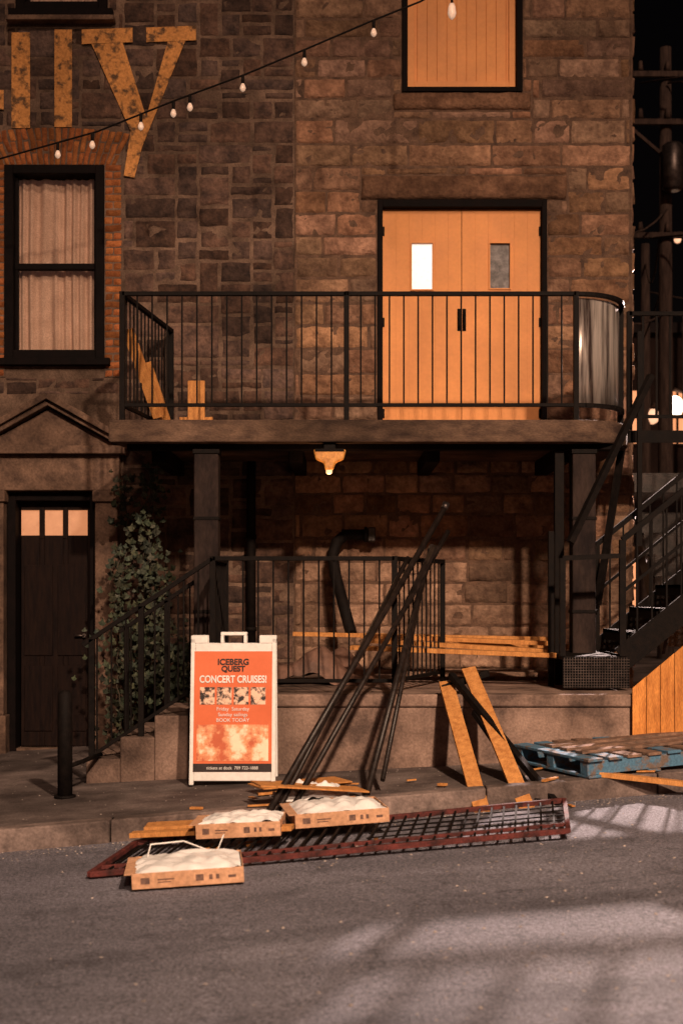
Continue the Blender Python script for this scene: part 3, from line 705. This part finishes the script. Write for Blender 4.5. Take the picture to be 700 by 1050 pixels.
q.obj('end_caps','steel',pl)
wb=empty('leaning_boards'); q=MB()
q.beam(S(457,700,11.15),S(494,833,9.72),0.11,0.035,up=(0,-1,0.4)); q.beam(S(480,686,11.2),S(540,830,9.8),0.11,0.035,up=(0,-1,0.4)); q.obj('boards','wood',wb,0.003)
db=empty('collapsed_trestle'); q=MB()
q.beam(S(462,692,11.1),S(584,842,9.75),0.05,0.05); q.beam(S(486,730,10.8),S(560,836,9.8),0.045,0.045); q.beam(S(584,842,9.75),S(500,838,9.6),0.04,0.04); q.beam(S(452,706,11.1),S(500,690,11.2),0.06,0.05)
q.obj('struts','black',db,0.003)

# ------------------------------------------------ fallen fence panel
ff=empty('fallen_fence_panel')
c1=road_pt(92,902); c2=road_pt(582,862); c4=road_pt(140,872); c3=road_pt(578,836)
for c,l in((c1,0.03),(c2,0.06),(c3,0.10),(c4,0.05)): c.z=g(c.x)-RD+l
if c3.y>kerbY(c3.x)-.02: c3.z=g(c3.x)+0.04
q=MB(); q.beam(c1,c2,0.032,0.032); q.beam(c2,c3,0.03,0.03); q.beam(c4,c3,0.032,0.032); q.beam(c1,c4,0.03,0.03)
q.beam(c1.lerp(c4,.2),c2.lerp(c3,.2),0.026,0.022); q.obj('frame','red',ff,0.003)
q=MB()
for i in range(1,34): q.beam(c1.lerp(c2,i/34),c4.lerp(c3,i/34),0.012,0.012)
for k in(.35,.5,.65,.8): q.beam(c1.lerp(c2,.55).lerp(c4.lerp(c3,.55),k),c2.lerp(c3,k),0.008,0.008)
q.obj('pickets','black',ff)

# ------------------------------------------------ cartons
def carton(nm,cx,cy,w,d,h,ang,z,filmseed,label=True):
    e=empty(nm); e.location=(cx,cy,z); e.rotation_euler=(0,-math.atan(0.05),ang)
    q=MB(); t=0.006
    q.box(-w/2,w/2,-d/2,-d/2+t,0,h); q.box(-w/2,w/2,d/2-t,d/2,0,h); q.box(-w/2,-w/2+t,-d/2+t,d/2-t,0,h); q.box(w/2-t,w/2,-d/2+t,d/2-t,0,h); q.box(-w/2+t,w/2-t,-d/2+t,d/2-t,0,t)
    q.beam((-w/2-0.01,-d/2,h-.004),(-w/2-0.01,d/2,h-.004),0.06,0.006); q.beam((0,d/2+.03,h),(w*.3,d/2+.03,h),0.07,0.006)
    q.obj('carton_body','card',e,0.002)
    n=30; vs=[];fs=[]; f=MB()
    for j in range(n+1):
        for i in range(n+1):
            u,v=i/n*2-1,j/n*2-1; ed=1-max(abs(u),abs(v))**4
            hh=h*0.80+ed*0.04+0.028*abs(noise.noise(Vector((u*2.3+filmseed,v*2.3,1))))*1.6+0.007*noise.noise(Vector((u*8,v*5,filmseed)))
            vs.append((u*(w/2-.012),v*(d/2-.012),hh))
    for j in range(n):
        for i in range(n): k=j*(n+1)+i; fs.append((k,k+1,k+n+2,k+n+1))
    f.add(vs,fs,True); f.obj('foam_packing','film',e)
    if label:
        q=MB(); y=-d/2-0.0015
        for (a,b_,c,d2) in((-.42,-.34,.3,.7),(-.27,-.12,.5,.58),(-.27,-.15,.34,.4),(.07,.14,.3,.7),(.19,.22,.35,.65),(.25,.28,.35,.65),(.36,.43,.38,.55)):
            q.box(a*w,b_*w,y,y+.001,c*h,d2*h)
        x=w/2+0.0005
        for (a,b_,c,d2) in((-.4,-.25,.35,.65),(-.1,.0,.3,.7),(.05,.12,.3,.7),(.25,.36,.42,.55)): q.box(x,x+.001,a*d,b_*d,c*h,d2*h)
        q.obj('printed_labels','print',e)
    return e
p=road_pt(193,903); carton('cardboard_box',p.x,p.y+0.03,0.60,0.50,0.085,0.10,g(p.x)-RD+0.016,1.2)
p=road_pt(345,856); carton('cardboard_box.001',p.x,p.y+0.1,0.60,0.50,0.09,0.16,g(p.x)-RD+0.085,5.2)
p=road_pt(248,868); carton('cardboard_box.002',p.x,p.y+0.02,0.52,0.38,0.09,-0.05,g(p.x)-RD+0.085,9.7,True)
q=MB(); 
q.beam(gp(135,872,8.9,.10),gp(300,874,8.75,.12),0.10,0.03); q.beam(gp(150,862,9.2,.1),gp(215,862,9.2,.1),0.22,0.02); q.beam(gp(262,838,9.5,.16),gp(372,832,9.75,.05),0.26,0.012); q.beam(gp(262,822,10.1,.06),gp(352,812,10.4,.04),0.3,0.01)
q.obj('scrap_boards','wood',None,0.002)
q=MB(); random.seed(5)
for _ in range(26):
    x=random.choice([random.gauss(.9,.5),random.gauss(-.7,.5),random.gauss(1.9,.5)]); y=kerbY(x)+random.uniform(-1.2,.7)
    gr=g(x)-(RD if y<kerbY(x)-.02 else -.008); l=random.uniform(.05,.22); a=random.random()*3.14
    if kerbY(x)-.02<=y<kerbY(x)+.0: continue
    q.beam((x,y,gr+.012),(x+l*math.cos(a),y+l*math.sin(a)*.6,gr+.012+.05*l*math.cos(a)),random.uniform(.012,.04),random.uniform(.008,.018))
q.obj('wood_splinters','wood',None,0.001); random.seed(31)
mound('plastic_wrap',*(lambda p:(p.x,p.y+.05))(road_pt(318,842)),0.26,0.16,0.12,g(-.2)-RD+0.15,'film',8.1,ang=0.2)
q=MB()
A=gp(150,880,8.0,.09); q.tube([A,A+Vector((.02,.05,.09)),A+Vector((.2,.1,.10)),A+Vector((.38,.16,.02)),A+Vector((.42,.2,.12))],0.005,6)
q.obj('packing_strap','white')

# ------------------------------------------------ pallet
pe=empty('wooden_pallet'); Fp=Vector((1.74,-4.0,0)); ang=math.atan2(.36,.93)
pe.location=(Fp.x,Fp.y,g(Fp.x)+0.01); pe.rotation_euler=(0.0,-math.atan(0.05)*1.0,ang)
q=MB(); b2=MB()
PW,PD=1.25,1.10
for y in(0.02,PD/2-.05,PD-.12): b2.box(0,PW,y,y+0.10,0.02,0.115)
for i in range(8):
    x=i*(PW-.1)/7
    (q if i not in(0,1,4,6) else b2).box(x+random.uniform(-.006,.006),x+0.115,random.uniform(-.01,.01),PD+random.uniform(-.01,.01),0.1155,0.136)
for i in(0,3,7): x=i*(PW-.1)/7; b2.box(x,x+.1,0,PD,0.0,0.0195)
q.obj('deck_boards','greywood',pe,0.003); b2.obj('blue_stringers','blue',pe,0.003)
q=MB(); 
for i in range(3): q.box(0.1,1.3,.25+i*.22,.36+i*.22,0.137,0.158)
q.obj('loose_slats','greywood',pe,0.003)
q=MB(); q.beam(gp(612,831,10.1,.03),gp(760,836,9.9,.03),0.09,0.035); q.obj('loose_plank','wood',None,0.003)

q=MB()
def bit(x,y,z,s):
    a=random.random()*6.28; c,s_=math.cos(a)*s,math.sin(a)*s; h=s*random.uniform(.15,.7)
    q.add([(x-c,y-s_,z),(x+s_*.8,y-c*.8,z),(x+c*.9,y+s_,z),(x-s_,y+c*.7,z),(x+c*.1,y,z+h)],[(0,1,4),(1,2,4),(2,3,4),(3,0,4)])
for _ in range(900):
    x=random.gauss(1.2,1.2); y=random.uniform(-9.4,-4.6)
    if y<kerbY(x)-.02: bit(x,y,g(x)-RD+.001,random.choice([.003,.004,.004,.006,.007,.012]))
for _ in range(900):
    x=random.uniform(-4,4); y=kerbY(x)-abs(random.gauss(0,.14))-.01; bit(x,y,g(x)-RD+.001,random.uniform(.003,.011))
for _ in range(400):
    x=random.uniform(-3.5,3.2); y=random.uniform(kerbY(x)+.2,DY-.03) if x>-1.9 else random.uniform(kerbY(x)+.2,-.3); bit(x,y,g(x)+.001,random.uniform(.003,.009))
q.obj('gravel','pebble')

# ------------------------------------------------ string lights
sl=empty('string_lights'); q=MB(); bb=MB(); so_=MB()
ctrl=[(-60,180,12.5),(0,163,12.4),(100,135,12.2),(180,103,12.0),(250,77,11.9),(310,52,11.8),(380,22,11.7),(430,2,11.6),(500,-35,11.5)]
pts=[S(*c) for c in ctrl]; q.tube(pts,0.008,6)
for (u,v) in((-30,176),(60,150),(95,140),(145,122),(178,106),(195,100),(249,79),(312,52),(383,24)):
    for i in range(len(ctrl)-1):
        if ctrl[i][0]<=u<ctrl[i+1][0]: t=(u-ctrl[i][0])/(ctrl[i+1][0]-ctrl[i][0]); p=pts[i].lerp(pts[i+1],t)
    drop=0.07
    so_.tube([p,p-Vector((0,0,drop))],0.014,8)
    c=p-Vector((0,0,drop)); bb.tube([c,c-Vector((0,0,.02)),c-Vector((0,0,.04)),c-Vector((0,0,.058)),c-Vector((0,0,.068))],[0.012,0.021,0.026,0.018,0.004],12)
p=S(463,-30,11.6); so_.tube([p,S(463,4,11.6)],0.01,8); c=S(463,4,11.6); bb.tube([c,c-Vector((0,0,.03)),c-Vector((0,0,.08)),c-Vector((0,0,.11)),c-Vector((0,0,.13))],[0.02,0.03,0.036,0.026,0.005],12)
q.obj('cable','black',sl); so_.obj('sockets','black',sl); bb.obj('bulbs','bulb',sl)

# ------------------------------------------------ background right
def upole(nm,x,y,h,r,arms=True):
    e=empty(nm); z=g(x); q=MB(); q.tube([(x,y,z-.2),(x,y,z+h*.5),(x,y,z+h)],[r*1.2,r,r*.8],14); q.obj('pole','pole',e)
    if arms:
        q=MB()
        for k,zz in enumerate((h-.5,h-1.3,h-3.2)):
            q.beam((x-1.0+.2*k,y-.15,z+zz),(x+1.0,y-.15,z+zz),.08,.09)
            for i in range(5): q.tube([(x-.9+.45*i,y-.15,z+zz+.06),(x-.9+.45*i,y-.15,z+zz+.22)],[.05,.03],8)
        q.beam((x,y-.1,z+h-1.9),(x-.7,y-.1,z+h-1.3),.05,.05)
        q.obj('crossarms','pole',e)
        q=MB(); 
        for xx in(.05,): q.tube([(x+xx,y-.3,z+h-2.5),(x+xx,y-.3,z+h-2.45),(x+xx,y-.3,z+h-1.75),(x+xx,y-.3,z+h-1.7)],[.12,.18,.18,.12],14)
        q.obj('transformers','steel',e)
upole('utility_pole',5.46,10.0,10.3,0.12); upole('utility_pole.001',6.4,16.0,8.4,0.11,False)
w=empty('overhead_wires'); q=MB()
for (a,b_) in [((5.0,9.85,10.0),(16,-2,11)),((5.46,9.85,10.0),(18,-2,10.5)),((5.9,9.85,9.2),(15,30,10.5)),((4.7,9.85,9.2),(6.3,60,11)),((5.2,9.85,7.4),(14,-3,8.6)),((6.4,16,8.4),(5.4,9.9,8.2)),((6.4,16,7.8),(16,12,8.2)),((5.46,9.9,6.8),(9,40,7.2)),((5.46,9.9,7.9),(3.2,8.0,8.6)),((5.46,9.9,6.2),(2.9,8.0,7.6))]:
    A,B=Vector(a),Vector(b_); pts=[A.lerp(B,t/10)-Vector((0,0,0.9*4*(t/10)*(1-t/10))) for t in range(11)]; q.tube(pts,.018,5)
q.obj('cables','pole',w)
def house(nm,x0,x1,y0,y1,h,lit,seed):
    random.seed(seed); e=empty(nm); q=MB(); q.box(x0,x1,y0,y1,-.5,h); q.obj('walls','farwall',e)
    q=MB(); q.box(x0-.2,x1+.2,y0-.2,y1+.2,h+.003,h+.25); q.obj('roof','roof',e)
    li=MB(); dk_=MB(); tr=MB(); n=int((x1-x0)/1.3)
    zz=0.9
    while zz<h-1.6:
        for i in range(n):
            cx=x0+(i+.5)*(x1-x0)/n
            (li if random.random()<lit else dk_).box(cx-.38,cx+.38,y0-.03,y0-.01,zz,zz+1.3)
            for sx in(-.42,.0,.42): tr.box(cx+sx-.025,cx+sx+.025,y0-.08,y0-.031,zz-.05,zz+1.35)
            for sz_ in(-.06,.62,1.3): tr.box(cx-.38,cx+.38,y0-.075,y0-.032,zz+sz_,zz+sz_+.06)
        zz+=2.1
    if li.v: li.obj('lit_windows','paneFar',e)
    if dk_.v: dk_.obj('dark_windows','room',e)
    tr.obj('window_trim','farwall',e)
M['paneFar']=mat('far_lit_pane',(0.4,0.3,0.2),(0.35,0.25,0.2),0.3,1.5,0,3,emit=(1.0,0.36,0.15),es=1.0)
house('distant_house',6.2,13,21,30,7.8,0.8,4); house('distant_house.001',1,6.0,42,50,9.2,0.6,5); house('distant_house.002',13.5,22,14,26,8,0.5,9)
random.seed(21)
M['lampface']=mat('lamp_lens',(0.8,0.8,0.8),(0.8,0.8,0.8),0.3,5,0,20,emit=(1,0.72,0.5),es=9)
M['lampdim']=mat('far_lamp_globe',(0.8,0.8,0.8),(0.8,0.8,0.8),0.3,5,0,20,emit=(1,0.5,0.28),es=1.2)
for k,(u,v,d,mm,s) in enumerate(((694,246,34,'lampdim',.8),(690,418,31,'lampface',2.0),(668,428,30,'lampdim',1.4))):
    p=S(u,v,d); e=empty('distant_street_lamp' if k==0 else 'distant_street_lamp.%03d'%k); gz=g(p.x)
    q=MB(); q.tube([(p.x+.35,p.y,gz),(p.x+.35,p.y,p.z+.14*s),(p.x,p.y,p.z+.2*s)],.05,8); q.obj('post','pole',e)
    q=MB(); q.tube([(p.x,p.y,p.z+.12*s),(p.x,p.y,p.z+.08*s),(p.x,p.y,p.z),(p.x,p.y,p.z-.07*s),(p.x,p.y,p.z-.10*s)],[.05*s,.09*s,.11*s,.08*s,.03*s],14); q.obj('globe',mm,e)
lm=empty('yard_floodlight'); LX,LYY,LZ=4.05,2.4,4.6; gz=g(LX)
q=MB(); q.tube([(LX,LYY+.12,gz),(LX,LYY+.12,LZ+.25)],[.05,.04],12); q.beam((LX,LYY+.12,LZ+.1),(LX,LYY,LZ+.1),.04,.04); q.prismY([(LX-.10,LZ-.06),(LX+.10,LZ-.06),(LX+.08,LZ+.09),(LX-.08,LZ+.09)],LYY-.02,LYY+.08); q.obj('post_and_housing','black',lm,0.004)
q=MB(); q.tube([(LX,LYY-.021,LZ),(LX,LYY-.04,LZ)],.05,16); q.obj('lens','lampface',lm)
ld=bpy.data.lights.new('flood','SPOT'); ld.energy=6500; ld.color=(1,.74,.66); ld.shadow_soft_size=0.035; ld.spot_size=math.radians(70); ld.spot_blend=.6
lo=bpy.data.objects.new('flood_light',ld); sc.collection.objects.link(lo); lo.parent=lm; lo.location=(LX,LYY-.12,LZ)
lo.rotation_euler=(Vector((.3,-8.0,-.14))-Vector((LX,LYY-.12,LZ))).to_track_quat('-Z','Y').to_euler()

# ------------------------------------------------ light
AZ=math.radians(9); EL=math.radians(27)
dirv=Vector((math.sin(AZ)*math.cos(EL),-math.cos(AZ)*math.cos(EL),math.sin(EL)))
sd=bpy.data.lights.new('sun','SUN'); sd.energy=1.1; sd.color=(1.0,0.69,0.49); sd.angle=math.radians(3)
so=bpy.data.objects.new('sun_light',sd); sc.collection.objects.link(so); so.rotation_euler=(-dirv).to_track_quat('-Z','Y').to_euler(); so.location=(3,-20,12)
sl2=empty('street_lamp'); aim=Vector((1.0,-2.5,2.2)); L0=aim+dirv*16.0
gz=g(L0.x+1.6)-RD
q=MB(); q.tube([(L0.x+1.6,L0.y,gz),(L0.x+1.6,L0.y,gz+4),(L0.x+1.6,L0.y,L0.z+.3),(L0.x+1.2,L0.y,L0.z+.55),(L0.x+.3,L0.y,L0.z+.35)],[.11,.085,.06,.045,.04],14); q.obj('post','black',sl2)
q=MB(); q.tube([(L0.x+.45,L0.y,L0.z+.3),(L0.x+.2,L0.y,L0.z+.3),(L0.x-.25,L0.y,L0.z+.26),(L0.x-.35,L0.y,L0.z+.25)],[.06,.12,.12,.04],16); q.obj('head','black',sl2)
q=MB(); q.box(L0.x-.2,L0.x+.2,L0.y-.07,L0.y+.07,L0.z+.12,L0.z+.16); q.obj('lens','lampface',sl2)
aim2=Vector((0.8,-4.2,1.3))
ld=bpy.data.lights.new('street','SPOT'); ld.energy=12000; ld.color=(1,.71,.50); ld.shadow_soft_size=0.22; ld.spot_size=math.radians(62); ld.spot_blend=1.0
lo=bpy.data.objects.new('street_light',ld); sc.collection.objects.link(lo); lo.parent=sl2; lo.location=L0; lo.rotation_euler=(aim2-L0).to_track_quat('-Z','Y').to_euler()

wd=bpy.data.worlds.new('World'); sc.world=wd; wd.use_nodes=True; nt=wd.node_tree
bg=nt.nodes['Background']; sk=nt.nodes.new('ShaderNodeTexSky'); sk.sky_type='NISHITA'; sk.sun_disc=False; sk.sun_elevation=EL; sk.sun_rotation=math.pi-AZ
mx=nt.nodes.new('ShaderNodeMix'); mx.data_type='RGBA'; mx.blend_type='MULTIPLY'; mx.inputs[0].default_value=1; mx.inputs[7].default_value=(1.0,0.48,0.35,1)
tc=nt.nodes.new('ShaderNodeTexCoord'); sp3=nt.nodes.new('ShaderNodeSeparateXYZ'); nt.links.new(tc.outputs['Generated'],sp3.inputs[0])
mr=nt.nodes.new('ShaderNodeMapRange'); mr.inputs[1].default_value=-0.8; mr.inputs[2].default_value=0.55; mr.inputs[3].default_value=1.6; mr.inputs[4].default_value=0.07; nt.links.new(sp3.outputs[1],mr.inputs[0])
m2=nt.nodes.new('ShaderNodeMix'); m2.data_type='RGBA'; m2.blend_type='MULTIPLY'; m2.inputs[0].default_value=1
nt.links.new(sk.outputs[0],mx.inputs[6]); nt.links.new(mx.outputs[2],m2.inputs[6]); nt.links.new(mr.outputs[0],m2.inputs[7]); nt.links.new(m2.outputs[2],bg.inputs[0]); bg.inputs[1].default_value=0.009

cd=bpy.data.cameras.new('camera'); co=bpy.data.objects.new('camera',cd); sc.collection.objects.link(co)
co.location=(0,-FAC,CH); co.rotation_euler=(math.pi/2,0,0); cd.sensor_fit='VERTICAL'; cd.sensor_height=36; cd.lens=50; cd.shift_y=80/1050
cd.clip_end=1000; cd.dof.use_dof=True; cd.dof.focus_distance=11.6; cd.dof.aperture_fstop=2.2
sc.camera=co
sc.view_settings.view_transform='Standard'; sc.view_settings.look='None'; sc.view_settings.exposure=0
